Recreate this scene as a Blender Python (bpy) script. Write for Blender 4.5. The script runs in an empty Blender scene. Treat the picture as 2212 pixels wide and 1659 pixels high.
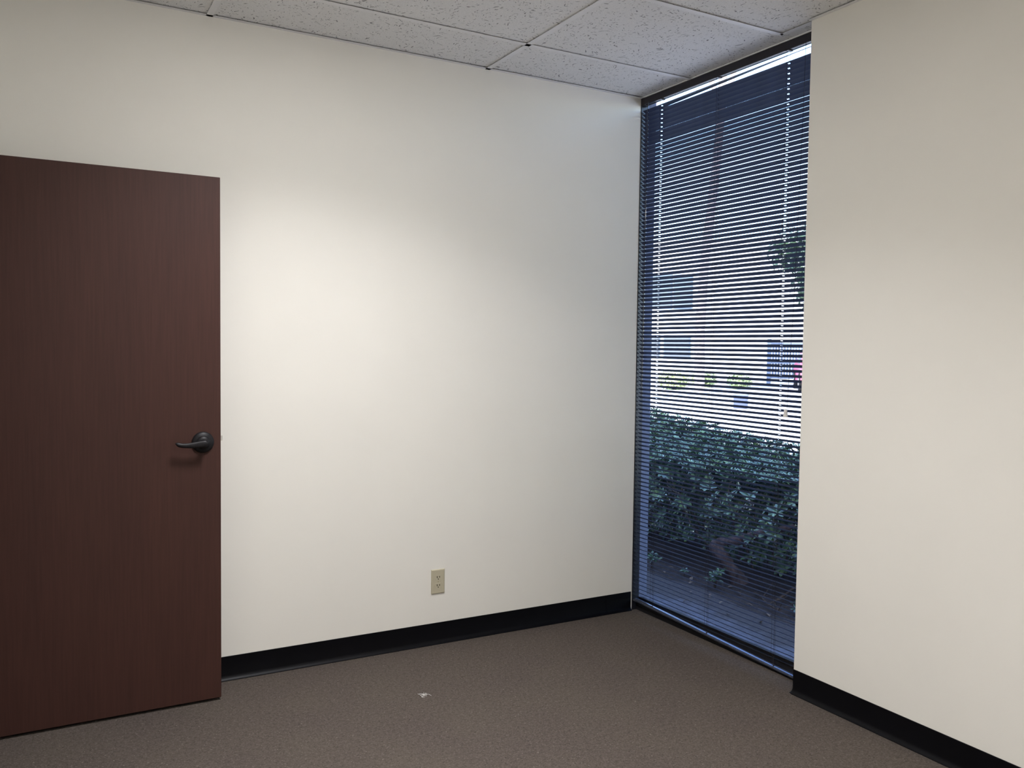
import bpy, bmesh, math, random
from mathutils import Vector, Matrix, noise
random.seed(7)
S = bpy.context.scene
COL = S.collection
HC = 2.74            # ceiling height
YW = -1.2117         # right edge of the window recess
DY = -0.198          # room-side face of the open door
DX = -2.095          # free edge of the door
XG = 0.135           # glass plane
GZ = -0.05           # outdoor ground

# ------------------------------------------------------------------ helpers
def srgb(r, g, b):
    f = lambda c: (c/12.92 if c <= .04045 else ((c+.055)/1.055)**2.4)
    return (f(r/255), f(g/255), f(b/255), 1)

def bx(bm, x0, x1, y0, y1, z0, z1, bev=0, seg=2):
    vs = [bm.verts.new((x, y, z)) for x in (x0, x1) for y in (y0, y1) for z in (z0, z1)]
    fs = [(0,1,3,2),(4,6,7,5),(0,4,5,1),(2,3,7,6),(0,2,6,4),(1,5,7,3)]
    faces = [bm.faces.new([vs[i] for i in f]) for f in fs]
    if bev:
        es = list({e for f in faces for e in f.edges})
        bmesh.ops.bevel(bm, geom=es, offset=bev, segments=seg, profile=.5, affect='EDGES')

def tube(bm, pts, rad, n=8, cap=True):
    rads = rad if isinstance(rad, (list, tuple)) else [rad]*len(pts)
    P = [Vector(p) for p in pts]
    rings = []
    prev = None
    for i, p in enumerate(P):
        t = (P[min(i+1, len(P)-1)] - P[max(i-1, 0)]).normalized()
        if prev is None:
            a = Vector((0, 0, 1)) if abs(t.z) < .9 else Vector((1, 0, 0))
            u = t.cross(a).normalized()
        else:
            u = (prev - t*prev.dot(t)).normalized()
        prev = u
        v = t.cross(u)
        rings.append([bm.verts.new(p + (u*math.cos(2*math.pi*k/n) + v*math.sin(2*math.pi*k/n))*rads[i]) for k in range(n)])
    for a, b in zip(rings, rings[1:]):
        for k in range(n):
            bm.faces.new((a[k], a[(k+1) % n], b[(k+1) % n], b[k]))
    if cap:
        bm.faces.new(list(reversed(rings[0]))); bm.faces.new(rings[-1])

def lathe(bm, prof, origin, axis, n=32):
    """prof = [(radius, distance along axis)]"""
    ax = Vector(axis).normalized(); o = Vector(origin)
    a = Vector((0, 0, 1)) if abs(ax.z) < .9 else Vector((1, 0, 0))
    u = ax.cross(a).normalized(); v = ax.cross(u)
    rings = []
    for r, h in prof:
        rings.append([bm.verts.new(o + ax*h + (u*math.cos(2*math.pi*k/n)+v*math.sin(2*math.pi*k/n))*max(r, 1e-5)) for k in range(n)])
    for p, q in zip(rings, rings[1:]):
        for k in range(n):
            bm.faces.new((p[k], p[(k+1) % n], q[(k+1) % n], q[k]))
    bm.faces.new(list(reversed(rings[0]))); bm.faces.new(rings[-1])

def prism(bm, prof, x0, x1, axis='x'):
    """closed 2-D profile swept straight along an axis"""
    f = {'x': lambda a, b, t: (t, a, b), 'y': lambda a, b, t: (a, t, b), 'z': lambda a, b, t: (a, b, t)}[axis]
    A = [bm.verts.new(f(a, b, x0)) for a, b in prof]
    B = [bm.verts.new(f(a, b, x1)) for a, b in prof]
    n = len(prof)
    for i in range(n):
        bm.faces.new((A[i], A[(i+1) % n], B[(i+1) % n], B[i]))
    bm.faces.new(list(reversed(A))); bm.faces.new(B)

def obj(name, bm, mat=None, parent=None, smooth=None, recalc=True):
    if recalc: bmesh.ops.recalc_face_normals(bm, faces=bm.faces)
    me = bpy.data.meshes.new(name); bm.to_mesh(me); bm.free()
    o = bpy.data.objects.new(name, me); COL.objects.link(o)
    if mat: me.materials.append(mat)
    if parent: o.parent = parent
    if smooth is not None:
        me.shade_smooth()
        if smooth: me.set_sharp_from_angle(angle=math.radians(smooth))
    return o

def empty(name, loc=(0, 0, 0)):
    o = bpy.data.objects.new(name, None); COL.objects.link(o); o.location = loc
    o.empty_display_size = .05
    return o

def tag(o, label=None, cat=None, group=None, kind=None):
    if label: o['label'] = label
    if cat: o['category'] = cat
    if group: o['group'] = group
    if kind: o['kind'] = kind
    return o

BM = bmesh.new

# ---------------------------------------------------------------- materials
class NT:
    def __init__(s, name):
        s.m = bpy.data.materials.new(name); s.m.use_nodes = True
        s.n = s.m.node_tree.nodes; s.l = s.m.node_tree.links
        s.p = s.n['Principled BSDF']; s.out = s.n['Material Output']
        tc = s.n.new('ShaderNodeTexCoord'); s.co = tc.outputs['Object']
    def node(s, t, **kw):
        n = s.n.new(t)
        for k, v in kw.items():
            if k in n.inputs: n.inputs[k].default_value = v
            else: setattr(n, k, v)
        return n
    def noise(s, scale, detail=3, rough=.5, co=None, dist=0):
        n = s.node('ShaderNodeTexNoise', Scale=scale, Detail=detail, Roughness=rough, Distortion=dist)
        s.l.new(co or s.co, n.inputs['Vector']); return n.outputs['Fac']
    def mapping(s, scale, rot=(0, 0, 0), co=None):
        n = s.node('ShaderNodeMapping'); n.inputs['Scale'].default_value = scale; n.inputs['Rotation'].default_value = rot
        s.l.new(co or s.co, n.inputs['Vector']); return n.outputs['Vector']
    def ramp(s, fac, stops, interp='LINEAR'):
        n = s.n.new('ShaderNodeValToRGB'); n.color_ramp.interpolation = interp
        e = n.color_ramp.elements
        while len(e) < len(stops): e.new(.5)
        for el, (p, c) in zip(e, stops):
            el.position = p; el.color = c if len(c) == 4 else (*c, 1)
        s.l.new(fac, n.inputs['Fac']); return n.outputs['Color']
    def mix(s, fac, a, b, mode='MIX'):
        n = s.n.new('ShaderNodeMix'); n.data_type = 'RGBA'; n.blend_type = mode
        for v, i in ((fac, n.inputs[0]), (a, n.inputs[6]), (b, n.inputs[7])):
            if hasattr(v, 'links'): s.l.new(v, i)
            else: i.default_value = v
        return n.outputs[2]
    def base(s, c, rough=.5, spec=.5, metal=0):
        if hasattr(c, 'links'): s.l.new(c, s.p.inputs['Base Color'])
        else: s.p.inputs['Base Color'].default_value = c
        if hasattr(rough, 'links'): s.l.new(rough, s.p.inputs['Roughness'])
        else: s.p.inputs['Roughness'].default_value = rough
        s.p.inputs['Specular IOR Level'].default_value = spec
        s.p.inputs['Metallic'].default_value = metal
    def bump(s, h, strength=.3, dist=.001):
        n = s.node('ShaderNodeBump', Strength=strength, Distance=dist)
        s.l.new(h, n.inputs['Height']); s.l.new(n.outputs['Normal'], s.p.inputs['Normal'])

def g(v): return (v, v, v, 1)

def m_simple(name, c, rough=.5, spec=.5, metal=0, var=.06, vs=30, bump=0, bs=400, bd=.0005):
    t = NT(name)
    dark = tuple(x*(1-var) for x in c[:3]) + (1,); lite = tuple(min(1, x*(1+var)) for x in c[:3]) + (1,)
    t.base(t.ramp(t.noise(vs, 4), [(.3, dark), (.7, lite)]), rough, spec, metal)
    if bump: t.bump(t.noise(bs, 2), bump, bd)
    return t.m

M = {}
M['wall'] = m_simple('cream_wall_paint', (.79, .762, .69, 1), .62, .3, 0, .012, 3, .25, 260, .0006)
M['wall_core'] = M['wall']
M['black_rubber'] = m_simple('black_vinyl_base', (.0018, .0018, .003, 1), .42, .16, 0, .2, 12, .1, 200, .0003)
M['frame'] = m_simple('black_anodised_aluminium', (.012, .012, .015, 1), .35, .5, .2, .2, 20)
M['headrail'] = m_simple('dark_bronze_enamel', (.016, .014, .019, 1), .42, .5, 0, .1, 20)
M['slat'] = m_simple('dark_slat_enamel', (.066, .078, .130, 1), .36, .5, 0, .1, 15)  # blue in this base colour stands in for window glare on dark slats
M['bottom_rail'] = m_simple('glossy_dark_rail', (.16, .18, .24, 1), .18, .8, .75, .1, 20)
M['cord'] = m_simple('dark_cord', (.03, .025, .03, 1), .8, .2, 0, .1, 90)
M['tassel'] = m_simple('beige_plastic', srgb(208, 203, 196), .45, .4, 0, .03)
M['ivory'] = m_simple('ivory_plastic', srgb(184, 176, 152), .38, .45, 0, .02, 60)
M['slot'] = m_simple('dark_slot', (.02, .016, .01, 1), .7, .2)
M['screw'] = m_simple('painted_screw', srgb(165, 155, 128), .4, .5, .2)
M['lever'] = m_simple('oil_rubbed_black_metal', (.010, .009, .010, 1), .45, .25, 0, .2, 60)
M['chrome'] = m_simple('satin_nickel', (.7, .68, .66, 1), .25, .5, 1, .05)
M['grid'] = m_simple('white_grid_enamel', srgb(232, 231, 231), .55, .3, 0, .02)
M['plenum'] = m_simple('dark_plenum', (.02, .02, .02, 1), .9, .1)
t = NT('dusty_concrete')
n1 = t.noise(40, 5, .7); sx = t.node('ShaderNodeSeparateXYZ'); t.l.new(t.co, sx.inputs[0])
dd = t.node('ShaderNodeMath', operation='MULTIPLY_ADD'); t.l.new(t.noise(4, 4, .6), dd.inputs[0]); dd.inputs[1].default_value = .8; t.l.new(sx.outputs[0], dd.inputs[2])
c = t.ramp(n1, [(.3, (.12, .11, .135, 1)), (.7, (.165, .155, .185, 1))])
c = t.mix(t.ramp(dd.outputs[0], [(.72, g(0)), (1.0, g(1))]), c, t.ramp(n1, [(.3, (.045, .034, .032, 1)), (.7, (.10, .08, .075, 1))]))
t.base(c, .8, .25); t.bump(n1, .5, .003); M['concrete'] = t.m
M['pier'] = m_simple('grey_stucco', (.13, .13, .17, 1), .8, .3, 0, .08, 20, .5, 200, .002)
M['lot'] = m_simple('pale_pavement', (.50, .485, .485, 1), .85, .2, 0, .1, .8)
M['white_stucco'] = m_simple('white_stucco', (.70, .68, .68, 1), .85, .2, 0, .05, .8)
M['dark_glass'] = m_simple('dark_window_glass', (.07, .085, .11, 1), .12, .6)
M['bark'] = m_simple('reddish_bark', (.54, .40, .36, 1), .9, .2, 0, .45, 14, .8, 30, .02)
M['twig'] = m_simple('brown_twig', (.10, .065, .045, 1), .85, .2, 0, .4, 60)
M['fence'] = m_simple('grey_painted_steel', (.11, .13, .17, 1), .5, .4, 0, .1)
M['red_car'] = m_simple('red_car_paint', (.62, .07, .14, 1), .25, .6)
M['tyre'] = m_simple('black_tyre', (.015, .015, .015, 1), .8, .2)
M['util'] = m_simple('dark_blue_grey_metal', (.08, .09, .14, 1), .5, .4)
M['litter'] = m_simple('dry_leaf', (.20, .14, .10, 1), .8, .2, 0, .4, 50)
M['lint'] = m_simple('white_lint', (.75, .74, .70, 1), .9, .1)

# door laminate: dark reddish brown with a very fine vertical grain
t = NT('dark_mahogany_laminate')
fine = t.noise(1, 4, .6, t.mapping((130, 130, 5)))
broad = t.noise(1, 3, .5, t.mapping((5, 5, 1.2)))
c = t.ramp(fine, [(.3, srgb(59, 38, 33)), (.7, srgb(70, 45, 39))])
c = t.mix(.25, c, t.ramp(broad, [(.35, srgb(59, 39, 35)), (.65, srgb(72, 47, 40))]))
t.base(c, .5, .22); t.bump(fine, .12, .0004); M['door'] = t.m
M['door_edge'] = m_simple('door_edge_band', srgb(80, 58, 52), .5, .4)

# carpet
t = NT('brown_loop_carpet')
n1 = t.noise(150, 4, .8); n2 = t.noise(62, 3, .7); n3 = t.noise(3.2, 3, .5); n4 = t.noise(115, 2, .6, t.mapping((1, 1, 1), (0, 0, .7)))
c = t.ramp(n1, [(.30, srgb(42, 35, 31)), (.44, srgb(80, 72, 66)), (.56, srgb(94, 86, 79)), (.70, srgb(140, 131, 122))])
c = t.mix(.30, c, t.ramp(n2, [(.34, srgb(56, 48, 44)), (.64, srgb(112, 103, 95))]))
c = t.mix(t.ramp(n4, [(.29, g(.85)), (.36, g(0))]), c, srgb(34, 28, 25))
c = t.mix(t.ramp(n4, [(.66, g(0)), (.72, g(.7))]), c, srgb(158, 148, 136))
c = t.mix(.22, c, t.ramp(n3, [(.3, srgb(78, 69, 68)), (.7, srgb(94, 87, 76))]))
t.base(c, .95, .12); t.bump(n1, .9, .004); M['carpet'] = t.m

# ceiling tile: off-white with short dark fissures
t = NT('fissured_ceiling_tile')
col = srgb(214, 213, 212)
wob = t.node('ShaderNodeTexNoise', Scale=9.0, Detail=2.0)
t.l.new(t.co, wob.inputs['Vector'])
add = t.node('ShaderNodeVectorMath', operation='MULTIPLY_ADD')
t.l.new(wob.outputs['Color'], add.inputs[0]); add.inputs[1].default_value = (.12, .12, 0); t.l.new(t.co, add.inputs[2])
mask = None
for sc, rot in (((85, 30, 1), .5), ((30, 92, 1), -.35), ((120, 48, 1), 1.3)):
    mp = t.mapping(sc, (0, 0, rot), add.outputs[0])
    v = t.node('ShaderNodeTexVoronoi', Scale=1.0); t.l.new(mp, v.inputs['Vector'])
    r = t.ramp(v.outputs['Distance'], [(.13, g(1)), (.24, g(0))])
    sp = t.node('ShaderNodeSeparateColor'); t.l.new(v.outputs['Color'], sp.inputs[0])
    k = t.ramp(sp.outputs[0], [(.34, g(0)), (.66, g(1))])
    r = t.mix(1.0, r, k, 'MULTIPLY')
    mask = r if mask is None else t.mix(1.0, mask, r, 'LIGHTEN')
c = t.mix(mask, t.ramp(t.noise(160, 2), [(.3, srgb(222, 221, 220)), (.7, srgb(234, 233, 232))]), srgb(128, 127, 128))
t.base(c, .95, .1)
inv = t.node('ShaderNodeInvert'); t.l.new(mask, inv.inputs['Color'])
t.bump(inv.outputs[0], .4, .001); M['tile'] = t.m

# soil
t = NT('brown_soil')
n1 = t.noise(60, 5, .7); n2 = t.noise(6, 4, .6)
c = t.ramp(n1, [(.3, (.022, .016, .014, 1)), (.55, (.07, .05, .042, 1)), (.8, (.15, .12, .10, 1))])
c = t.mix(.4, c, t.ramp(n2, [(.3, (.03, .022, .02, 1)), (.7, (.10, .075, .065, 1))]))
t.base(c, .95, .15); t.bump(n1, .8, .012); M['soil'] = t.m

def leafmat(name, lo, mid, hi, rough=.24, sc=16):
    t = NT(name)
    c = t.ramp(t.noise(sc, 2), [(.34, lo), (.52, mid), (.70, hi)])
    t.base(c, rough, .6)
    t.p.inputs['Transmission Weight'].default_value = 0
    return t.m
M['leaf'] = leafmat('glossy_green_leaf', (.035, .065, .03, 1), (.075, .135, .055, 1), (.22, .31, .09, 1))
M['leaf2'] = leafmat('tree_leaf', (.02, .045, .02, 1), (.035, .07, .03, 1), (.09, .13, .04, 1), .4, 2)
M['leaf3'] = leafmat('yellow_green_leaf', (.28, .33, .12, 1), (.48, .52, .22, 1), (.7, .7, .35, 1), .5, 4)

# glass: clear, slightly tinted, reflecting by fresnel
t = NT('clear_window_glass')
tr = t.n.new('ShaderNodeBsdfTransparent'); tr.inputs[0].default_value = (.86, .89, .92, 1)
gl = t.n.new('ShaderNodeBsdfGlossy'); gl.inputs['Roughness'].default_value = .0
fr = t.n.new('ShaderNodeFresnel'); fr.inputs['IOR'].default_value = 1.45
mx = t.n.new('ShaderNodeMixShader')
ge = t.n.new('ShaderNodeNewGeometry'); mt = t.n.new('ShaderNodeMath'); mt.operation = 'MULTIPLY'; mt2 = t.n.new('ShaderNodeMath'); mt2.operation = 'SUBTRACT'
mt2.inputs[0].default_value = 1; t.l.new(ge.outputs['Backfacing'], mt2.inputs[1])
t.l.new(fr.outputs[0], mt.inputs[0]); t.l.new(mt2.outputs[0], mt.inputs[1])
t.l.new(mt.outputs[0], mx.inputs[0]); t.l.new(tr.outputs[0], mx.inputs[1]); t.l.new(gl.outputs[0], mx.inputs[2])
t.l.new(mx.outputs[0], t.out.inputs['Surface']); M['glass'] = t.m
# acrylic wand
t = NT('clear_acrylic')
tr = t.n.new('ShaderNodeBsdfTransparent'); tr.inputs[0].default_value = (.72, .74, .78, 1)
gl = t.n.new('ShaderNodeBsdfGlossy'); gl.inputs['Roughness'].default_value = .08
fr = t.n.new('ShaderNodeFresnel'); fr.inputs['IOR'].default_value = 1.6
mx = t.n.new('ShaderNodeMixShader')
ge = t.n.new('ShaderNodeNewGeometry'); mt = t.n.new('ShaderNodeMath'); mt.operation = 'MULTIPLY'; mt2 = t.n.new('ShaderNodeMath'); mt2.operation = 'SUBTRACT'
mt2.inputs[0].default_value = 1; t.l.new(ge.outputs['Backfacing'], mt2.inputs[1])
t.l.new(fr.outputs[0], mt.inputs[0]); t.l.new(mt2.outputs[0], mt.inputs[1])
t.l.new(mt.outputs[0], mx.inputs[0]); t.l.new(tr.outputs[0], mx.inputs[1]); t.l.new(gl.outputs[0], mx.inputs[2])
t.l.new(mx.outputs[0], t.out.inputs['Surface']); M['acrylic'] = t.m
# troffer lens (a lamp)
LAMP = 20; LAMP_W = 29.0
t = NT('lamp_diffuser'); t.base(g(.8), .5)
t.p.inputs['Emission Color'].default_value = (1, .985, .985, 1)
t.p.inputs['Emission Strength'].default_value = LAMP; M['lamp'] = t.m

# ---------------------------------------------------------------- the room
XL, YB, XH = -3.05, -5.3, -4.5      # left wall face, back wall face, hall far wall
def struct(name, bm, mat, **k): return tag(obj(name, bm, mat, **k), kind='structure')

b = BM(); bx(b, XH, .115, YB-.12, 0.02, -.12, 0); struct('floor', b, M['carpet'])

# wall behind, with its free end at the window
b = BM(); bx(b, XH, .0865, 0, .12, -.12, HC+.05); struct('wall_back', b, M['wall'])
# right wall; its end at the window recess has a softly rounded corner bead
b = BM()
r_ = .004
prof = [(.115, YB-.12), (.115, YW)] + [(r_-r_*math.sin(a), YW-r_+r_*math.cos(a)) for a in [0, .4, .8, 1.2, math.pi/2]] + [(0, YB-.12)]
prism(b, prof, -.12, HC+.05, 'z'); struct('wall_right', b, M['wall'], smooth=30)
b = BM(); bx(b, XL, -.0, YB-.12, YB, -.12, HC+.05); struct('wall_front', b, M['wall'])
# left wall with the doorway the door swings from
o0, o1, oh = DY-.012, DY-.012-.94, 2.09
b = BM(); bx(b, XL-.12, XL, o0, 0, 0, HC+.05); bx(b, XL-.12, XL, YB, o1, 0, HC+.05); bx(b, XL-.12, XL, o1, o0, oh, HC+.05)
struct('wall_left', b, M['wall'])
b = BM(); bx(b, XH-.12, XH, -2.4, .12, -.12, HC+.05); bx(b, XH, XL-.12, -2.4, -2.28, -.12, HC+.05)
struct('wall_hall', b, M['wall'])
# door frame
b = BM()
for s, (ya, yb_) in enumerate(((o0-.02, o0+.045), (o1-.045, o1+.02))):
    bx(b, XL-.135, XL+.012, ya, yb_, 0, oh+.045, .002)
bx(b, XL-.135, XL+.012, o1-.045, o0+.045, oh-.02, oh+.045, .002)
struct('trim_1', b, M['headrail'])

# cove base
def base_prof(sgn, h=.1015, th=.0032, toe=.0155):
    # (offset from wall, z)
    return [(0, 0), (sgn*toe, 0), (sgn*toe, .0022), (sgn*toe*.72, .0052), (sgn*th*1.9, .0115), (sgn*th, .021), (sgn*th, h-.001), (sgn*th*.6, h), (0, h)]
b = BM()
P = [(a, z) for a, z in base_prof(-1)]
prism(b, P, XL, -.0843, 'x'); prism(b, P, -.0829, .0785, 'x')
struct('baseboard_back', b, M['black_rubber'], smooth=35)
b = BM()
# right: runs along the wall face and turns the corner of its end
path = [((0, YB), (-1, 0)), ((0, YW-.006), (-1, 0)), ((.002, YW-.001), (-.75, .66)), ((.006, YW), (0, 1)), ((.085, YW), (0, 1))]
rings = []
for (px, py), (nx, ny) in path:
    rings.append([b.verts.new((px+nx*a, py+ny*a, z)) for a, z in base_prof(1)])
for A, B in zip(rings, rings[1:]):
    for i in range(len(A)): b.faces.new((A[i], A[(i+1) % len(A)], B[(i+1) % len(A)], B[i]))
b.faces.new(rings[0]); b.faces.new(list(reversed(rings[-1])))
struct('baseboard_right', b, M['black_rubber'], smooth=35)
b = BM(); prism(b, [(XL+a, z) for a, z in base_prof(1)], YB, o1-.045, 'y')
struct('baseboard_left', b, M['black_rubber'], smooth=35)
b = BM(); prism(b, [(YB+a, z) for a, z in base_prof(1)], XL, 0, 'x')
struct('baseboard_front', b, M['black_rubber'], smooth=35)

# suspended ceiling: tiles in the mesh of the ceiling, grid as its part
TX = [-4.6, -3.36, -2.10, -.832]; TY = [.0, -.385, -1.04, -1.65, -2.26, -2.87, -3.48, -4.09, -4.70, YB]
b = BM()
gap = .0016
xs = [XH] + TX[1:] + [.087]
holes = {(2, 2), (2, 6)}            # (column, row) of the two light fixtures
for i in range(len(xs)-1):
    for j in range(len(TY)-1):
        x0, x1, y1, y0 = xs[i], xs[i+1], TY[j], TY[j+1]
        if (i, j) in holes: x0 = (x0+x1)/2
        dz = random.uniform(0, .0012)
        bx(b, x0+gap, x1-gap, y0+gap, y1-gap, HC+.0040+dz, HC+.016)
ceil = struct('ceiling', b, M['tile'])
b = BM()
def tee(x0, x1, y0, y1): bx(b, x0, x1, y0, y1, HC-.0004, HC+.0004)
for x in TX[1:]: tee(x-.013, x+.013, YB, 0)
for j, y in enumerate(TY[1:-1]):
    tee(XH, .087 if j == 0 else (.02 if j == 1 else 0), y-.013, y+.013)
tee(XH, .087, -.0195, 0); tee(-.0195, 0, YB, YW); tee(XL, 0, YB, YB+.0195); tee(XL, XL+.0195, YB, 0)
tee(.004, .028, YW, TY[2])
grid = obj('ceiling_grid', b, M['grid'], ceil); tag(grid, 'white metal grid bars and wall angle of the ceiling')
b = BM(); bx(b, XH-.12, .115, YB-.12, .12, HC+.2, HC+.3)
struct('roof_slab', b, M['plenum'])
b = BM(); bx(b, .087, .107, YW, 0, HC-.0005, HC+.03)
struct('trim_2', b, M['grid'])

# recessed light fixtures in the ceiling grid; the rear one is unseen and added
def troffer(x0, x1, y0, y1, label):
    t = empty('ceiling_light', ((x0+x1)/2, (y0+y1)/2, HC)); cx, cy, _ = t.location
    b = BM(); w = .03
    X0, X1, Y0, Y1 = x0-cx+.015, x1-cx-.015, y0-cy+.015, y1-cy-.015
    bx(b, X0, X1, Y0, Y0+w, .001, .012, .001); bx(b, X0, X1, Y1-w, Y1, .001, .012, .001)
    bx(b, X0, X0+w, Y0+w, Y1-w, .001, .012, .001); bx(b, X1-w, X1, Y0+w, Y1-w, .001, .012, .001)
    bx(b, X0, X1, Y0, Y1, .09, .10)
    bx(b, X0, X0+.005, Y0, Y1, .012, .09); bx(b, X1-.005, X1, Y0, Y1, .012, .09)
    bx(b, X0, X1, Y0, Y0+.005, .012, .09); bx(b, X0, X1, Y1-.005, Y1, .012, .09)
    obj('housing', b, M['grid'], t)
    b = BM(); bx(b, X0+w, X1-w, Y0+w, Y1-w, -.032, .008, .01)
    obj('diffuser', b, M['lamp'], t)
    la = bpy.data.lights.new('lamp', 'AREA'); la.shape = 'RECTANGLE'; la.size = X1-X0-.08; la.size_y = Y1-Y0-.08
    la.energy = LAMP_W; la.spread = math.radians(130); la.color = (1, .995, 1.04)
    lo = bpy.data.objects.new('lamp', la); COL.objects.link(lo); lo.parent = t; lo.location = (0, 0, -.0335)
    tag(t, label, 'ceiling light', 'recessed ceiling lights')
    return t
XM = (TX[2]+TX[3])/2
troffer(TX[2], XM, TY[3], TY[2], 'recessed square ceiling light nearest the back wall')
troffer(TX[2], XM, TY[7], TY[6], 'added square ceiling light above the camera, unseen, brightening the right wall')  # unseen second fixture, added to brighten the right wall

# ---------------------------------------------------------------- door
b = BM(); bx(b, XL+.012, DX, DY, DY+.044, .012, .012+2.0505, .0012, 1)
door = struct('door_1', b, M['door']); tag(door, 'dark reddish-brown flat door standing open against the cream wall', 'door')
HX, HZ = -2.1625, 1.0345
h = empty('door_handle', (HX, DY, HZ)); h.parent = door; h['label'] = 'black lever handle on a round rose'
b = BM(); lathe(b, [(.041, 0), (.0415, -.004), (.040, -.008), (.034, -.012), (.026, -.0145), (.024, -.018), (.021, -.021), (.0135, -.023), (.0128, -.040), (0, -.0405)], (0, 0, 0), (0, 1, 0), 48)
obj('rose', b, M['lever'], h, smooth=40)
b = BM()
# wavy lever: oval section, hub to tip
N = 22; rings = []
for i in range(N+1):
    s = i/N
    x = .012 - s*.118
    z = .004*math.sin(s*math.pi*.9)*0 + (-.006*s - .0085*math.sin(min(1, s/.82)*math.pi)*.6*s + .009*max(0, (s-.78)/.22)**1.6)
    y = -.052 + .010*math.sin(s*math.pi)*.3 + .008*s**3
    hw = .0132 - .0042*s + .0012*math.sin(s*math.pi*2)
    if s < .08: hw *= (s/.08)**.5 if s > 0 else .25
    if s > .92: hw *= max(.25, (1-(s-.92)/.08)**.5)
    dw = .0062 if .02 < s < .98 else .003
    rings.append([b.verts.new((x, y+dw*math.cos(a), z+hw*math.sin(a))) for a in [2*math.pi*k/14 for k in range(14)]])
for A, B in zip(rings, rings[1:]):
    for k in range(14): b.faces.new((A[k], A[(k+1) % 14], B[(k+1) % 14], B[k]))
b.faces.new(rings[0]); b.faces.new(list(reversed(rings[-1])))
tube(b, [(0, -.038, 0), (0, -.052, 0)], .0105, 20)
obj('lever', b, M['lever'], h, smooth=50)
b = BM()
bx(b, DX-.0005, DX+.0015, DY+.009, DY+.035, HZ-.028, HZ+.028, .0004, 1)
obj('latch_plate', b, M['lever'], door)
b = BM()
prism(b, [(DX, DY+.013), (DX+.008, DY+.016), (DX+.0105, DY+.022), (DX+.0105, DY+.030), (DX, DY+.030)], HZ+.002, HZ+.021, 'z')
lb = obj('latch_bolt', b, M['chrome'], door); lb['label'] = 'small shiny latch bolt'
for z in (.25, 1.05, 1.86):
    b = BM(); tube(b, [(XL+.014, DY-.006, z-.05), (XL+.014, DY-.006, z+.05)], .007, 12)
    obj('hinge', b, M['lever'], door, smooth=40)

# ---------------------------------------------------------------- wall outlet
OX, OZ = -1.0665, .3003
ot = empty('wall_outlet', (OX, 0, OZ))
tag(ot, 'ivory duplex electrical outlet on the cream wall above the black baseboard', 'outlet')
b = BM()
w, hh = .0349, .0585
levels = [(0, 0), (0, -.0018), (.0022, -.0048), (.0045, -.0058)]
rings = []
for ins, y in levels:
    rings.append([b.verts.new((x, y, z)) for x, z in ((-w+ins, -hh+ins), (w-ins, -hh+ins), (w-ins, hh-ins), (-w+ins, hh-ins))])
for A, B in zip(rings, rings[1:]):
    for k in range(4): b.faces.new((A[k], A[(k+1) % 4], B[(k+1) % 4], B[k]))
b.faces.new(rings[-1]); b.faces.new(list(reversed(rings[0])))
obj('cover_plate', b, M['ivory'], ot)
for s in (1, -1):
    z0 = s*.0195
    b = BM(); pr = []
    for k in range(40):
        a = 2*math.pi*k/40; pr.append((.0172*math.cos(a), max(-.0118, min(.0118, .0172*math.sin(a)))+z0))
    A = [b.verts.new((x, -.0055, z)) for x, z in pr]; B_ = [b.verts.new((x*.985, -.0068, z0+(z-z0)*.98)) for x, z in pr]
    for k in range(40): b.faces.new((A[k], A[(k+1) % 40], B_[(k+1) % 40], B_[k]))
    b.faces.new(B_)
    rc = obj('receptacle', b, M['ivory'], ot)
    for dx_, hgt in ((-.0062, .0092), (.0062, .0078)):
        b = BM(); bx(b, dx_-.0016, dx_+.0016, -.0071, -.0062, z0+.0028-hgt/2, z0+.0028+hgt/2)
        obj('slot', b, M['slot'], rc)
    b = BM(); lathe(b, [(.0024, -.0062), (.0024, -.0071)], (0, 0, z0-.0070), (0, 1, 0), 16)
    obj('ground_hole', b, M['slot'], rc)
b = BM(); lathe(b, [(.0032, -.0055), (.0030, -.0066), (.001, -.0070)], (0, 0, 0), (0, 1, 0), 20)
obj('screw', b, M['screw'], ot, smooth=40)

# ---------------------------------------------------------------- lint on carpet
b = BM()
for k in range(14):
    a = random.uniform(0, 6.28); p = Vector((random.gauss(0, .010), random.gauss(0, .005), .002))
    pts = [p]
    for _ in range(5):
        a += random.uniform(-.9, .9); pts.append(pts[-1]+Vector((math.cos(a)*.0045, math.sin(a)*.0045, random.uniform(-.0006, .0008))))
    for q in pts: q.z = max(.0008, q.z)
    tube(b, pts, .0005, 4)
l_ = obj('lint_tuft', b, M['lint']); l_.location = (-1.366, -.532, 0)
tag(l_, 'tiny white tuft of lint lying on the brown carpet', 'lint')

# ---------------------------------------------------------------- window
win = empty('window_1', (XG, YW/2, 0)); win['kind'] = 'structure'
win['label'] = 'tall floor-to-ceiling window with black metal frame'
def wp(name, b, mat, **k):
    o = obj(name, b, mat, **k); o.data.transform(Matrix.Translation(-win.location)); o.parent = win; return o
b = BM()
bx(b, .0875, .132, -.004, .02, 0, HC, .001, 1)          # left jamb, flush with the wall
bx(b, .115, .16, YW-.002, YW+.030, 0, HC, .001, 1)       # right jamb
bx(b, .118, .165, YW, -.004, HC+.004, HC+.04, .001, 1)   # head
wp('window_frame', b, M['frame'])
b = BM()
prism(b, [(.1195, 0), (.1195, .052), (.121, .054), (.130, .0545), (.131, .066), (.140, .066), (.165, .060), (.165, 0)], YW, -.004, 'y')
prism(b, [(.1165, 0), (.1165, .020), (.1195, .020), (.1195, 0)], YW, -.004, 'y')
wp('window_sill', b, M['frame'])
b = BM(); bx(b, XG, XG+.006, YW+.02, -.003, .06, HC+.01)
wp('glass_pane', b, M['glass'])

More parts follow.
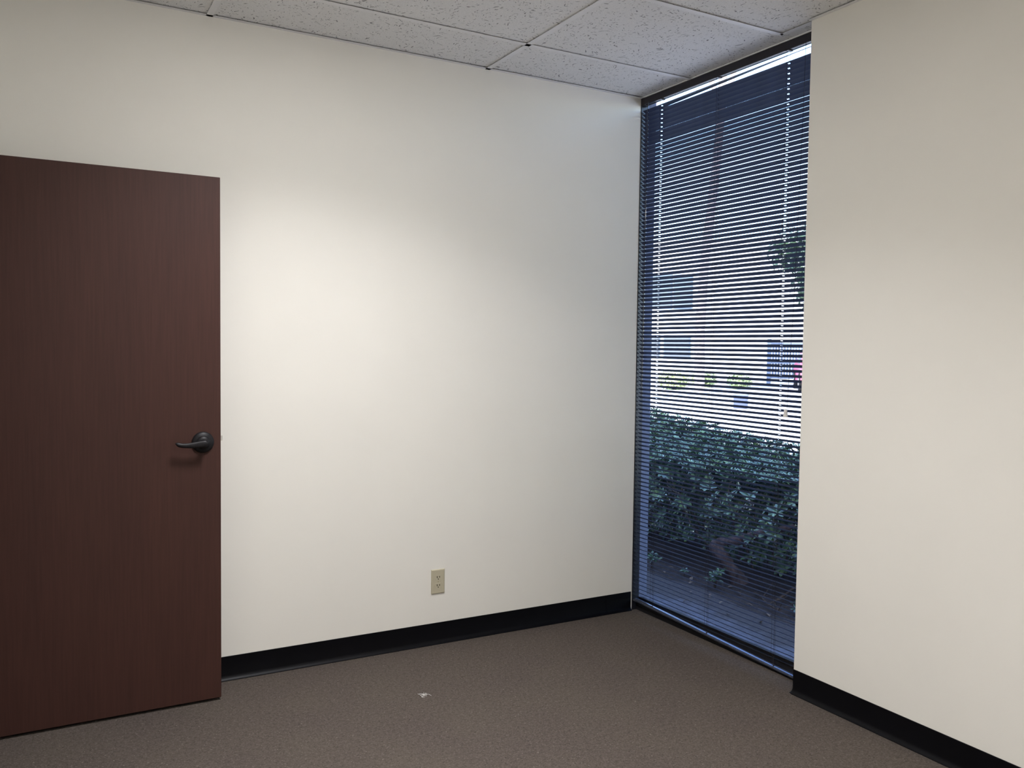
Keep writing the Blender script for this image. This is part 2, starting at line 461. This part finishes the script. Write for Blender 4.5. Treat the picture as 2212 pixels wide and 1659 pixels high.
# ---------------------------------------------------------------- blind
BXC = .1005          # centre plane of the slats
YA, YZ = -.0095, YW+.012
blind = empty('venetian_blind', (BXC, 0, 0))
tag(blind, 'dark horizontal slatted blind hanging in the tall window', 'blind')
def bp(name, b, mat, parent=None, **k):
    o = obj(name, b, mat, **k); o.data.transform(Matrix.Translation((-BXC, 0, 0))); o.parent = parent or blind; return o
b = BM()
hp = [(.0855, HC-.003), (.0855, HC-.0375), (.0875, HC-.0395), (.0880, HC-.0375), (.1125, HC-.0375), (.1130, HC-.0395), (.1150, HC-.0375), (.1150, HC-.003)]
prism(b, hp, YZ, YA+.006, 'y')
bp('headrail', b, M['headrail'])
b = BM(); bx(b, .0842, .116, -.0035-.026, -.0032, HC-.042, HC-.002, .0008, 1)
bp('end_bracket', b, M['headrail'])

LY = [-.158, -.576, -1.006]            # ladders
HOLES = [-.158, -1.006]
HW, SAG, TILT = .0125, .0015, math.radians(31)
def slat_bm(y0, y1, holes=True):
    b = BM(); n = 8
    def pt(s, y):       # s in -1..1 across; top surface convex
        return (s*HW, y, SAG*(1-s*s))
    ys = [y0, y0-.0012, y0-.003]
    hy = []
    if holes:
        for h_ in HOLES:
            ys += [h_+.0075, h_+.006, h_-.006, h_-.0075]; hy.append(h_)
    ys += [y1+.003, y1+.0012, y1]
    ss = [-1, -.75, -.5, -.24, 0, .24, .5, .75, 1]
    V = []
    for y in ys:
        e = 1.0
        if y in (y0, y1): e = .80
        elif y in (y0-.0012, y1+.0012): e = .94
        V.append([b.verts.new(pt(s*e, y)) for s in ss])
    for i in range(len(ys)-1):
        mid = (ys[i]+ys[i+1])/2
        inh = any(abs(mid-h_) < .006 for h_ in hy)
        for j in range(len(ss)-1):
            if inh and 3 <= j <= 4: continue
            b.faces.new((V[i][j], V[i+1][j], V[i+1][j+1], V[i][j+1]))
    bmesh.ops.recalc_face_normals(b, faces=b.faces)
    bmesh.ops.solidify(b, geom=b.faces[:], thickness=.00035)
    return b
PITCH = .02155; ZT = 2.667; NS = 121
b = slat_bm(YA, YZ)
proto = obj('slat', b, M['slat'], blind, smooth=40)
sm = proto.data
def place(o, z, tilt, dx=0, rx=0):
    # inner (room) edge high, outer edge low
    o.location = (dx, 0, z); o.rotation_euler = (rx, tilt, 0)
def slat_pose(k):
    z = ZT - k*PITCH + random.uniform(-.0004, .0004)
    # slats near the bottom are a touch less tilted
    tl = TILT + random.uniform(-.012, .012)
    return z, tl
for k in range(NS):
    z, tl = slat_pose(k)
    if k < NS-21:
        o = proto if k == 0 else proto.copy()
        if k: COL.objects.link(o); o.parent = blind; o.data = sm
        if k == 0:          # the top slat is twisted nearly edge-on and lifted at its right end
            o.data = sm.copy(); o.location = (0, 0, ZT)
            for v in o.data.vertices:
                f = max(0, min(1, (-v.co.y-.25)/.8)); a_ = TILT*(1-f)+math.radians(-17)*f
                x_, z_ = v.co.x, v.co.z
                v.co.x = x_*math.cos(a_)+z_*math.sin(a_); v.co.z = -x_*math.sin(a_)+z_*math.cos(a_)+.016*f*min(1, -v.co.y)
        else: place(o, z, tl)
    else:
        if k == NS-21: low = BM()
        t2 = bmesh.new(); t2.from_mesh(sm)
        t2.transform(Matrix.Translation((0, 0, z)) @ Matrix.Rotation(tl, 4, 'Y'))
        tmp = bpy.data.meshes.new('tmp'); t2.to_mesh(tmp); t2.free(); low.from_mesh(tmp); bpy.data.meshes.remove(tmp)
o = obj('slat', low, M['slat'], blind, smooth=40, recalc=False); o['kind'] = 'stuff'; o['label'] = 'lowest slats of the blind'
# bottom rail, hanging askew: higher at the corner, lower and further in at the right
b = BM(); L = YA-YZ
pr = [(-.0120, .000), (-.0128, .004), (-.0115, .0075), (-.006, .0095), (.006, .0095), (.0115, .0075), (.0128, .004), (.0120, 0), (.009, -.0012), (-.009, -.0012)]
prism(b, pr, -L, 0, 'y')
rail = obj('bottom_rail', b, M['bottom_rail'], blind, smooth=40)
rail.location = (.002, YA, .0555); rail.rotation_euler = (math.atan2(.045, 1.19), math.radians(-14), math.atan2(-.006, 1.19))
rail['label'] = 'glossy bottom rail hanging askew'
for y in LY:
    b = BM(); lathe(b, [(.0042, .0090), (.0040, .0110), (.0015, .0118)], (0, y-YA, 0), (0, 0, 1), 14)
    o = obj('cord_button', b, M['cord'], rail)
# ladders
for y in LY:
    b = BM()
    zb = .052-(abs(y)-.01)*.036
    cx_, sx_ = math.cos(TILT)*HW, math.sin(TILT)*HW
    zlow = ZT-(NS-1)*PITCH
    for s in (-1, 1):
        x = BXC+s*(cx_+.0005)
        pts = [(x, y+.003, HC-.035)]
        for k in range(0, NS, 6):
            pts.append((x+random.uniform(-.0002, .0002), y+.003+random.uniform(-.0006, .0006), ZT-k*PITCH-s*sx_))
        pts.append((x+.004*(s < 0), y+.001+s*.004+.004, zlow-.02)); pts.append((BXC+s*.011, y+s*.0045, zb))
        tube(b, pts, .00055, 5)
    for k in range(1, NS):
        z = ZT-k*PITCH-.0009
        tube(b, [(BXC-cx_, y+.003, z+sx_), (BXC+cx_, y+.003, z-sx_)], .0003, 3)
    bp('ladder_cord', b, M['cord'])
    b = BM(); tube(b, [(BXC+.0006, y, HC-.035), (BXC, y, 1.3), (BXC+.0004, y-.001, .12), (BXC, y, zb)], .0007, 5)
    bp('lift_cord', b, M['cord'])
    b = BM(); bx(b, .0848, .0862, y-.010, y+.010, HC-.0405, HC-.036, .0003, 1); bx(b, .0848, .1152, y-.007, y+.007, HC-.0415, HC-.0385)
    bp('ladder_clip', b, M['headrail'])
# tilt wand
b = BM(); tube(b, [(.079, -.070, HC-.055), (.0795, -.0655, 1.9), (.081, -.060, 1.165)], .0043, 6)
w_ = bp('tilt_wand', b, M['acrylic']); w_['label'] = 'clear tilt wand'
b = BM()
tube(b, [(.084, -.070, HC-.034), (.079, -.070, HC-.040), (.079, -.070, HC-.058)], .0022, 8)
bp('wand_hook', b, M['headrail'])
# pull cord with tassel
b = BM(); tube(b, [(.082, -1.113, HC-.036), (.0795, -1.11, 2.4), (.0785, -1.092, 1.7), (.079, -1.066, 1.172)], .0009, 6)
pc = bp('pull_cord', b, M['cord'])
b = BM(); lathe(b, [(.0045, .0), (.0072, -.003), (.0078, -.016), (.0105, -.030), (.0112, -.034), (.009, -.0345)], (.076, -1.062, 1.168), (0, 0, 1), 18)
ts = obj('tassel', b, M['tassel'], pc, smooth=40); ts.data.transform(Matrix.Translation((-BXC, 0, 0))); ts['label'] = 'small beige plastic tassel'

# ---------------------------------------------------------------- outside
# facade: grey return beside the glass and the wall above and beside it
XF = .186
b = BM(); bx(b, .0872, XF, .0205, 7, -.3, 4.6); bx(b, .132, XF, -.0035, .0205, -.3, 4.6)
bx(b, .1655, XF, YW, -.0035, HC+.012, 4.6)
bx(b, .1152, XF, -9, YW, -.3, 4.6); bx(b, .0872, .1655, YW, -.0035, HC+.041, 4.6); bx(b, .132, XF, YW, -.0035, -.3, -.001)
struct('exterior_wall', b, M['pier'])
b = BM(); bx(b, XF, .86, -8, 9, -.3, GZ, .004, 1)
struct('concrete_walk', b, M['concrete'])
b = BM()
NX, NY = 40, 90
V = [[None]*(NY+1) for _ in range(NX+1)]
for i in range(NX+1):
    for j in range(NY+1):
        x = .80+ i*(3.0/NX); y = -4+j*(9.0/NY)
        edge = 0 if i == 0 else 1
        z = GZ-.004+ .05*noise.noise(Vector((x*1.7, y*1.7, 3)))*min(1, (x-.80)/.4)+.016*noise.noise(Vector((x*9, y*9, 1)))+min(.10, (x-.8)*.09)
        V[i][j] = b.verts.new((x+(noise.noise(Vector((y*2.1, 5, 0)))*.07 if i == 0 else 0), y, z if edge else GZ+.001))
for i in range(NX):
    for j in range(NY): b.faces.new((V[i][j], V[i+1][j], V[i+1][j+1], V[i][j+1]))
struct('soil_bed', b, M['soil'], smooth=180)
b = BM(); bx(b, 3.7, 4.0, -10, 30, -.3, .08, .01); struct('kerb', b, M['lot'])
b = BM(); bx(b, 4.0, 90, -50, 120, -.3, GZ); struct('parking_lot', b, M['lot'])
b = BM(); bx(b, .86, 3.7, -10, -3.9, -.3, GZ); bx(b, .86, 3.7, 4.9, 30, -.3, GZ); struct('ground', b, M['soil'])

def leaf(b, base, d, up, L, W, fold=.25):
    """folded obovate leaf with a drooping tip"""
    d = d.normalized(); sd = d.cross(up)
    if sd.length < 1e-3: sd = Vector((1, 0, 0))
    sd.normalize(); n = sd.cross(d)
    prof = [(0, .08), (.3, .55), (.62, 1.0), (.88, .7), (1.0, .06)]
    mid = []; lf = []; rt = []
    for s, w in prof:
        c = base + d*(L*s) - n*(L*.22*s*s)
        mid.append(b.verts.new(c))
        lf.append(b.verts.new(c + sd*(W*.5*w) + n*(W*.5*w*fold)))
        rt.append(b.verts.new(c - sd*(W*.5*w) + n*(W*.5*w*fold)))
    for i in range(len(prof)-1):
        b.faces.new((lf[i], mid[i], mid[i+1], lf[i+1]))
        b.faces.new((mid[i], rt[i], rt[i+1], mid[i+1]))
def leaf_lo(b, base, d, up, L, W):
    d = d.normalized(); sd = d.cross(up)
    if sd.length < 1e-3: sd = Vector((1, 0, 0))
    sd.normalize(); n = sd.cross(d)
    a = b.verts.new(base); m = base+d*L*.55
    p = b.verts.new(m+sd*W*.5+n*W*.12); q = b.verts.new(m-sd*W*.5+n*W*.12); e = b.verts.new(base+d*L-n*L*.15)
    b.faces.new((a, p, e)); b.faces.new((a, e, q))
def whorl(b, c, ax, R, n, lo=False):
    ax = ax.normalized(); u = ax.orthogonal().normalized(); v = ax.cross(u); a0 = random.uniform(0, 6.28)
    for k in range(n):
        a = a0+2*math.pi*k/n+random.uniform(-.25, .25); lift = random.uniform(.1, .9)
        d = u*math.cos(a)+v*math.sin(a)+ax*lift
        L = R*random.uniform(.75, 1.15)
        (leaf_lo if lo else leaf)(b, c, d, ax, L, L*random.uniform(.38, .5))

# hedge
def hedge_top(x, y): return .635+.115*(x-1.15)+.035*noise.noise(Vector((x*3, y*3, 0)))
def hedge_back(y): return 1.95+.28*(y-.3)
RY = (-1.5, 4.3)
hb = BM()
for _ in range(4600):       # sheared top
    y = random.uniform(*RY); x = random.uniform(1.15, max(1.6, hedge_back(y)))
    z = hedge_top(x, y)-abs(random.gauss(0, .03))
    whorl(hb, Vector((x, y, z)), Vector((random.gauss(0, .45), random.gauss(0, .45), 1)), random.uniform(.028, .042), random.choice((5, 6, 7)))
for _ in range(4300):       # dense layer just under it
    y = random.uniform(*RY); x = random.uniform(1.2, max(1.6, hedge_back(y)))
    whorl(hb, Vector((x, y, hedge_top(x, y)-random.uniform(.05, .22))), Vector((random.gauss(0, .5), random.gauss(0, .5), 1)), .055, 6, True)
for _ in range(150):        # larger sprays standing out of the front
    y = random.uniform(-.9, 2.4); z = random.uniform(.12, .56)
    whorl(hb, Vector((random.uniform(1.03, 1.16), y, z)), Vector((-1, random.gauss(0, .4), random.uniform(.5, 1.6))), random.uniform(.048, .068), random.choice((6, 7, 8)))
for _ in range(900):        # front face, thinning out towards the ground
    y = random.uniform(*RY); s = random.random()**.8
    z = hedge_top(1.15, y)-s*.60
    x = 1.15+abs(random.gauss(0, .10))+s*.14
    whorl(hb, Vector((x, y, z)), Vector((-1, random.gauss(0, .5), random.uniform(-.1, .9))), random.uniform(.030, .058), random.choice((5, 6, 7, 8)))
for _ in range(2600):       # inside
    y = random.uniform(*RY); x = random.uniform(1.40, hedge_back(y)); z = random.uniform(.05, hedge_top(x, y)-.1)
    whorl(hb, Vector((x, y, z)), Vector((random.gauss(0, 1), random.gauss(0, 1), random.gauss(.4, .6))), .05, 6, True)
hedge = empty('hedge', (1.7, 1.0, GZ))
tag(hedge, 'clipped green hedge growing outside the window along the walk', 'hedge')
def hp_(name, b, mat, **k):
    o = obj(name, b, mat, recalc=False, **k); o.data.transform(Matrix.Translation(-hedge.location)); o.parent = hedge; return o
hp_('foliage', hb, M['leaf'])
tb = BM()
for _ in range(150):
    y = random.uniform(*RY); x = random.uniform(1.3, hedge_back(y)-.1)
    p = Vector((x, y, GZ-.02)); pts = [p.copy()]; d = Vector((random.gauss(0, .35), random.gauss(0, .35), 1)).normalized()
    nseg = 7; hgt = hedge_top(x, y)+.02
    for i in range(nseg):
        d = (d+Vector((random.gauss(0, .22), random.gauss(0, .22), .1))).normalized(); p = p+d*hgt/nseg*1.03; pts.append(p.copy())
        if i > 2 and random.random() < .8:
            e = Vector((random.uniform(-1, .4), random.gauss(0, .7), random.uniform(.1, .8))).normalized()
            tube(tb, [p, p+e*.07, p+e*.14+Vector((0, 0, .02))], [.003, .0025, .0012], 4)
    tube(tb, pts, [.009-.0065*i/nseg for i in range(nseg+1)], 5)
hp_('stems', tb, M['twig'])

# gnarled broken trunk in front of the hedge: short post with one thick limb
sb = BM()
tp = [((1.10, .20, -.10), .075), ((1.075, .215, -.02), .056), ((1.045, .245, .045), .046), ((1.02, .285, .105), .042), ((1.005, .325, .155), .043), ((1.0, .345, .185), .040),
      ((1.005, .325, .212), .026), ((1.02, .25, .228), .023), ((1.04, .16, .252), .026), ((1.055, .07, .296), .027), ((1.075, -.03, .335), .023), ((1.09, -.12, .372), .018), ((1.11, -.19, .40), .011)]
dense = []
for (p0, r0), (p1, r1) in zip(tp, tp[1:]):
    for q in range(5):
        f = q/5; dense.append((Vector(p0).lerp(Vector(p1), f), r0+(r1-r0)*f))
dense.append((Vector(tp[-1][0]), tp[-1][1]))
tube(sb, [p for p, r in dense], [r for p, r in dense], 18)
for v in sb.verts:
    q = v.co*22; v.co += Vector((noise.noise(q), noise.noise(q+Vector((9, 0, 0))), noise.noise(q+Vector((0, 9, 0)))*.5))*.012
t = NT('weathered_stump')
nz = t.noise(1, 5, .7, t.mapping((30, 30, 7)))
t.base(t.ramp(nz, [(.3, (.04, .026, .023, 1)), (.55, (.15, .10, .09, 1)), (.75, (.34, .26, .24, 1))]), .9, .15); t.bump(nz, .8, .01)
st = obj('tree_stump', sb, t.m, smooth=50)
tag(st, 'brown gnarled tree stump with one bent limb on the soil in front of the hedge', 'stump')

# small seedlings on the soil
def seedling(x, y, hgt, nl, R, label):
    e = empty('seedling', (x, y, GZ+.005)); b1 = BM(); b2 = BM()
    for q in range(nl):
        a = random.uniform(0, 6.28); tip = Vector((math.cos(a)*hgt*.55*random.random(), math.sin(a)*hgt*.55*random.random(), hgt*random.uniform(.5, 1)))
        tube(b1, [(0, 0, -.02), tip*.5+Vector((0, 0, hgt*.1)), tip], [.0022, .0018, .001], 4)
        whorl(b2, tip, tip+Vector((-.3*hgt, -.2*hgt, .4*hgt)), R, 5)
    obj('stem', b1, M['twig'], e, recalc=False); obj('leaves', b2, M['leaf'], e, recalc=False)
    return tag(e, label, 'plant', 'seedlings on the soil outside')
seedling(.89, .22, .11, 7, .042, 'leafy green seedling at the foot of the gnarled stump')
seedling(.86, .80, .10, 5, .040, 'leafy green seedling beside the grey wall return, left of the others')
seedling(.90, .52, .045, 2, .030, 'tiny low seedling between the stump and the grey wall return')
seedling(.93, -.42, .09, 4, .034, 'green seedling by the twigs at the right edge of the window')
seedling(1.02, .80, .22, 3, .040, 'bright green sprig under the left part of the hedge')

# fallen leaves scattered on soil and walk: each one a thing
fl = BM(); leaf(fl, Vector((-.02, 0, 0)), Vector((1, 0, 0)), Vector((0, 0, 1)), .045, .02, .5)
fproto = None
spots = [(.86, .66), (.98, .60), (.84, .38), (.72, -.02), (.60, -.20), (.70, .22), (.92, .05), (1.02, .40), (.78, .52), (.90, .95),
         (.66, -.38), (.83, -.12), (.94, .70), (1.05, .55), (.76, .12), (.88, .42), (.97, .16), (.80, -.30), (1.0, .88), (.56, .10)]
for i, (x, y) in enumerate(spots):
    if i == 0: fproto = o = obj('fallen_leaf', fl, M['litter'], recalc=False)
    else: o = fproto.copy(); COL.objects.link(o)
    o.location = (x, y, GZ+.012+(.012 if x > .86 else 0)); o.rotation_euler = (random.uniform(-.2, .2), random.uniform(-.2, .2), random.uniform(0, 6.28)); o.scale = (random.uniform(.7, 1.15),)*3
    tag(o, 'small dry curled leaf lying on the ground outside the window', 'leaf', 'fallen leaves outside the window')

# fallen twigs at the right
def twig(pts, r, label, nb=4):
    b = BM(); P = [Vector(p) for p in pts]; tube(b, P, [r*(1-.75*i/(len(P)-1)) for i in range(len(P))], 6)
    for i in range(nb):
        k = random.randrange(1, len(P)-1); e = Vector((random.gauss(0, .5), random.gauss(0, .5), random.uniform(.2, .6))).normalized()*random.uniform(.06, .14)
        tube(b, [P[k], P[k]+e*.5, P[k]+e], [r*.5, r*.35, r*.15], 4)
    o = obj('fallen_twig', b, M['twig'], recalc=False); return tag(o, label, 'twig')
twig([(.95, -.20, -.02), (1.02, -.22, .02), (1.08, -.25, .07), (1.16, -.25, .14), (1.22, -.24, .20), (1.30, -.2, .27)], .008, 'long curved twig rising from the soil to the right of the stump')
twig([(.98, -.02, -.02), (.93, -.13, -.015), (.88, -.22, -.02), (.84, -.34, -.015), (.80, -.44, -.02)], .007, 'bare twig lying along the edge of the soil near the walk', 6)

# ------------------------------------------------------------- beyond
def foliage(b, c, R, n, size, fl=1.0):
    for _ in range(n):
        v = Vector((random.gauss(0, 1), random.gauss(0, 1), random.gauss(0, 1))).normalized()*(random.random()**.4)
        v = Vector((v.x*R, v.y*R, v.z*R*fl))
        whorl(b, Vector(c)+v, v+Vector((0, 0, .3*R)), size*random.uniform(.7, 1.3), 4, True)
def tree(x, y, trunk, r0, r1, blobs, label, mat, size=.16, branches=3):
    e = empty('tree', (x, y, GZ)); b = BM(); P = [Vector(p) for p in trunk]
    tube(b, P, [r0+(r1-r0)*i/(len(P)-1) for i in range(len(P))], 12)
    for (bx_, by_, bz_, R, n) in blobs[:branches]:
        tube(b, [P[-2], (P[-2]+Vector((bx_, by_, bz_)))/2+Vector((0, 0, .2)), (bx_, by_, bz_)], [r1*.8, r1*.5, r1*.2], 6)
    o = obj('trunk', b, M['bark'], e, smooth=60, recalc=False)
    b = BM()
    for (bx_, by_, bz_, R, n) in blobs: foliage(b, (bx_, by_, bz_), R, n, size)
    obj('crown', b, mat, e, recalc=False)
    return tag(e, label, 'tree')
tree(17.21, 18.74, [(0, 0, -.1), (-.03, .02, 2), (.06, -.05, 4.5), (.26, -.24, 7.2), (.38, -.34, 9.5), (.45, -.4, 13)], .18, .13,
     [(.5, -.4, 14.5, 2.2, 700), (-1, .6, 14, 1.6, 400), (1.8, -1, 14, 1.6, 400)], 'tall slender reddish trunk rising in the middle of the window view', M['leaf2'], .2)
tree(12.55, 15.9, [(0, 0, -.1), (.1, .1, 3), (0, 0, 6), (.1, -.1, 9), (.1, .1, 12)], .17, .13,
     [(0, 0, 13.6, 2.2, 700), (1.2, 1, 13, 1.5, 300), (-1, .5, 13, 1.5, 300)], 'reddish trunk seen through the left edge of the blind', M['leaf2'], .2)
tree(12.9, 9.0, [(0, 0, -.1), (.05, 0, 1), (-.05, .1, 2), (.05, .2, 3)], .14, .09,
     [(-.3, .5, 3.6, .85, 800), (.1, -.1, 4.2, .9, 700), (0, .1, 2.7, .75, 600), (.6, -.9, 3.6, 1.2, 800), (-.6, 1.2, 3.7, .55, 330), (.0, .35, 2.0, .7, 420), (-.3, 1.0, 2.9, .45, 170), (.2, -.3, 1.3, .6, 300)],
     'dark green leafy tree at the right side of the window view', M['leaf2'], .11)

# white two-storey building across the lot
A = Vector((23.5, 41.5, 0)); Bv = Vector((45.0, 18.5, 0))
dirv = (Bv-A).normalized(); nrm = Vector((-dirv.y, dirv.x, 0))
if nrm.x < 0: nrm = -nrm          # away from the camera
bang = math.atan2(dirv.y, dirv.x)
LB = (Bv-A).length
bld = empty('office_building', (A.x, A.y, 0)); bld.rotation_euler = (0, 0, bang)
tag(bld, 'pale two-storey building with dark windows across the parking lot', 'building')
sg = 1 if (Matrix.Rotation(bang, 3, 'Z') @ Vector((0, 1, 0))).dot(nrm) > 0 else -1
def bb(x0, x1, y0, y1, z0, z1, name, mat, parent=bld):
    b = BM(); bx(b, x0, x1, min(sg*y0, sg*y1), max(sg*y0, sg*y1), z0, z1)
    return obj(name, b, mat, parent)
bb(-9, LB, 0, 12, GZ, 7.3, 'wall', M['white_stucco'])
bb(-9.2, LB+.2, -.25, 12.2, 7.3, 7.6, 'parapet', M['white_stucco'])
for z0, z1, row in ((3.75, 5.6, ((-3, 0), (1, 4), (5.4, 8.75), (8.95, 9.9), (18.5, 21.5), (23, 26))), (.9, 2.1, ((-3, 0), (1, 4), (7.1, 8.1), (8.45, 9.85), (18.5, 21.5), (23, 26)))):
    for x0, x1 in row:
        f = bb(x0-.08, x1+.08, -.06, .02, z0-.08, z1+.08, 'window', M['fence'])
        bb(x0, x1, -.09, -.05, z0, z1, 'pane', M['dark_glass'], f)

# railing of grey bars in front of it
fe = empty('metal_fence', (23.16, 21.34, GZ)); d = Vector((26.4-23.16, 17.6-21.34, 0)); L = d.length; fe.rotation_euler = (0, 0, math.atan2(d.y, d.x))
tag(fe, 'grey metal fence of close vertical bars beyond the parking lot', 'fence')
b = BM()
for k in range(int(L/.11)): bx(b, k*.11, k*.11+.09, -.03, .03, .35, 1.7)
obj('bars', b, M['fence'], fe)
b = BM()
for z in (.3, .9, 1.65): bx(b, 0, L, -.05, .05, z, z+.10)
obj('rail', b, M['fence'], fe)
for k in range(4):
    b = BM(); bx(b, k*L/3-.08, k*L/3+.08, -.08, .08, 0, 1.9); obj('post', b, M['fence'], fe)

# parked car
car = empty('parked_car', (22.3, 17.9, GZ)); car.rotation_euler = (0, 0, math.radians(46))
tag(car, 'red car parked across the lot at the right', 'car')
b = BM()
side = [(-2.2, .28), (-2.25, .62), (-2.1, .86), (-1.25, .95), (-.75, 1.38), (.75, 1.42), (1.45, .98), (2.1, .90), (2.25, .65), (2.2, .28)]
def sec(w, prof): return [(x, w, z) for x, z in prof]
Wd = [(-.86, .93), (-.9, 1), (.9, 1), (.86, .93)]
rings = [[b.verts.new((x, w*(1-.18*max(0, z-.95)/.45), z)) for x, z in side] for w in (-.88, .88)]
for k in range(len(side)):
    b.faces.new((rings[0][k], rings[0][(k+1) % len(side)], rings[1][(k+1) % len(side)], rings[1][k]))
b.faces.new(list(reversed(rings[0]))); b.faces.new(rings[1])
bmesh.ops.bevel(b, geom=b.edges[:], offset=.05, segments=2, affect='EDGES')
obj('body', b, M['red_car'], car, smooth=50)
for s in (-1, 1):
    b = BM(); pg = [(-1.05, .98), (-.68, 1.31), (.68, 1.34), (1.22, 1.0)]
    A_ = [b.verts.new((x, s*(.885-.16*max(0, z-.95)/.45), z)) for x, z in pg]; B2 = [b.verts.new((x, s*(.86-.16*max(0, z-.95)/.45), z)) for x, z in pg]
    for k in range(4): b.faces.new((A_[k], A_[(k+1) % 4], B2[(k+1) % 4], B2[k]))
    b.faces.new(A_); b.faces.new(list(reversed(B2)))
    obj('side_window', b, M['dark_glass'], car)
    for x in (-1.35, 1.35):
        b = BM(); lathe(b, [(.32, -.1), (.33, -.08), (.33, .08), (.32, .1)], (x, s*.82, .33), (0, 1, 0), 24)
        w_o = obj('wheel', b, M['tyre'], car, smooth=40)
        b = BM(); lathe(b, [(.2, -.105), (.2, .105)], (x, s*.82, .33), (0, 1, 0), 16)
        obj('hubcap', b, M['chrome'], w_o, smooth=40)

# low planting and a utility box on the lot
def shrub(x, y, R, n, label):
    e = empty('shrub', (x, y, GZ)); b = BM()
    for k in range(9):
        a = random.uniform(0, 6.28); r = R*random.uniform(.2, .7)
        tube(b, [(0, 0, 0), (math.cos(a)*r*.5, math.sin(a)*r*.5, R*.5), (math.cos(a)*r, math.sin(a)*r, R*.9)], [.03, .02, .01], 5)
    obj('stem', b, M['twig'], e, recalc=False)
    b = BM(); foliage(b, (0, 0, R*.55), R, n, .12, .6); obj('leaves', b, M['leaf3'], e, recalc=False)
    tag(e, label, 'shrub', 'yellow-green shrubs in the parking lot')
shrub(17.2, 20.1, .55, 420, 'yellow-green shrub in the lot, leftmost through the blind')
shrub(19.6, 21.2, .50, 320, 'yellow-green shrub in the lot, further away and to the right')
shrub(19.9, 19.6, .45, 260, 'yellow-green shrub in the lot, rightmost of the three')
ub = empty('utility_box', (12.63, 12.07, GZ)); ub.rotation_euler = (0, 0, .7)
b = BM(); bx(b, -.2, .2, -.16, .16, 0, .30, .015); obj('cabinet', b, M['util'], ub)
b = BM(); bx(b, -.22, .22, -.18, .18, .30, .335, .01); obj('lid', b, M['util'], ub)
tag(ub, 'low dark box standing on the bright pavement', 'utility box')

# ---------------------------------------------------------------- light
w = bpy.data.worlds.new('sky'); S.world = w; w.use_nodes = True
nt = w.node_tree; bgn = nt.nodes['Background']
sky = nt.nodes.new('ShaderNodeTexSky'); sky.sky_type = 'NISHITA'; sky.sun_disc = False
sky.sun_elevation = math.radians(52); sky.sun_rotation = math.radians(250); sky.altitude = 100
sky.air_density = 1.0; sky.dust_density = .8; sky.ozone_density = 2.0
nt.links.new(sky.outputs[0], bgn.inputs[0]); bgn.inputs[1].default_value = 1.5
sun = bpy.data.lights.new('sun', 'SUN'); sun.energy = 18; sun.angle = .0093; sun.color = (1, .95, .88)
so = bpy.data.objects.new('sun', sun); COL.objects.link(so)
el, az = math.radians(52), math.radians(205)      # comes from behind the building
dv = Vector((math.cos(el)*math.cos(az), math.cos(el)*math.sin(az), math.sin(el)))
so.rotation_euler = dv.to_track_quat('Z', 'Y').to_euler(); so.location = dv*20

# ---------------------------------------------------------------- camera
cam = bpy.data.cameras.new('camera'); co = bpy.data.objects.new('camera', cam); COL.objects.link(co)
r_v = Vector((0.8727293, -0.4880424, 0.0125735)); u_v = Vector((0.0106714, 0.0448185, 0.9989381)); f_v = Vector((0.4880877, 0.8716685, -0.0443226))
Mx = Matrix((( r_v.x, u_v.x, -f_v.x), (r_v.y, u_v.y, -f_v.y), (r_v.z, u_v.z, -f_v.z)))
co.matrix_world = Matrix.Translation((-2.7305, -3.6709, 1.4231)) @ Mx.to_4x4()
cam.sensor_fit = 'HORIZONTAL'; cam.sensor_width = 36; cam.lens = 1842.68/2212*36
cam.clip_start = .05; cam.clip_end = 500
S.camera = co
S.cycles.max_bounces = 7; S.cycles.caustics_reflective = False; S.cycles.caustics_refractive = False
S.view_settings.view_transform = 'Standard'; S.view_settings.look = 'None'
S.view_settings.gamma = 1; S.view_settings.use_curve_mapping = False; S.view_settings.exposure = 0
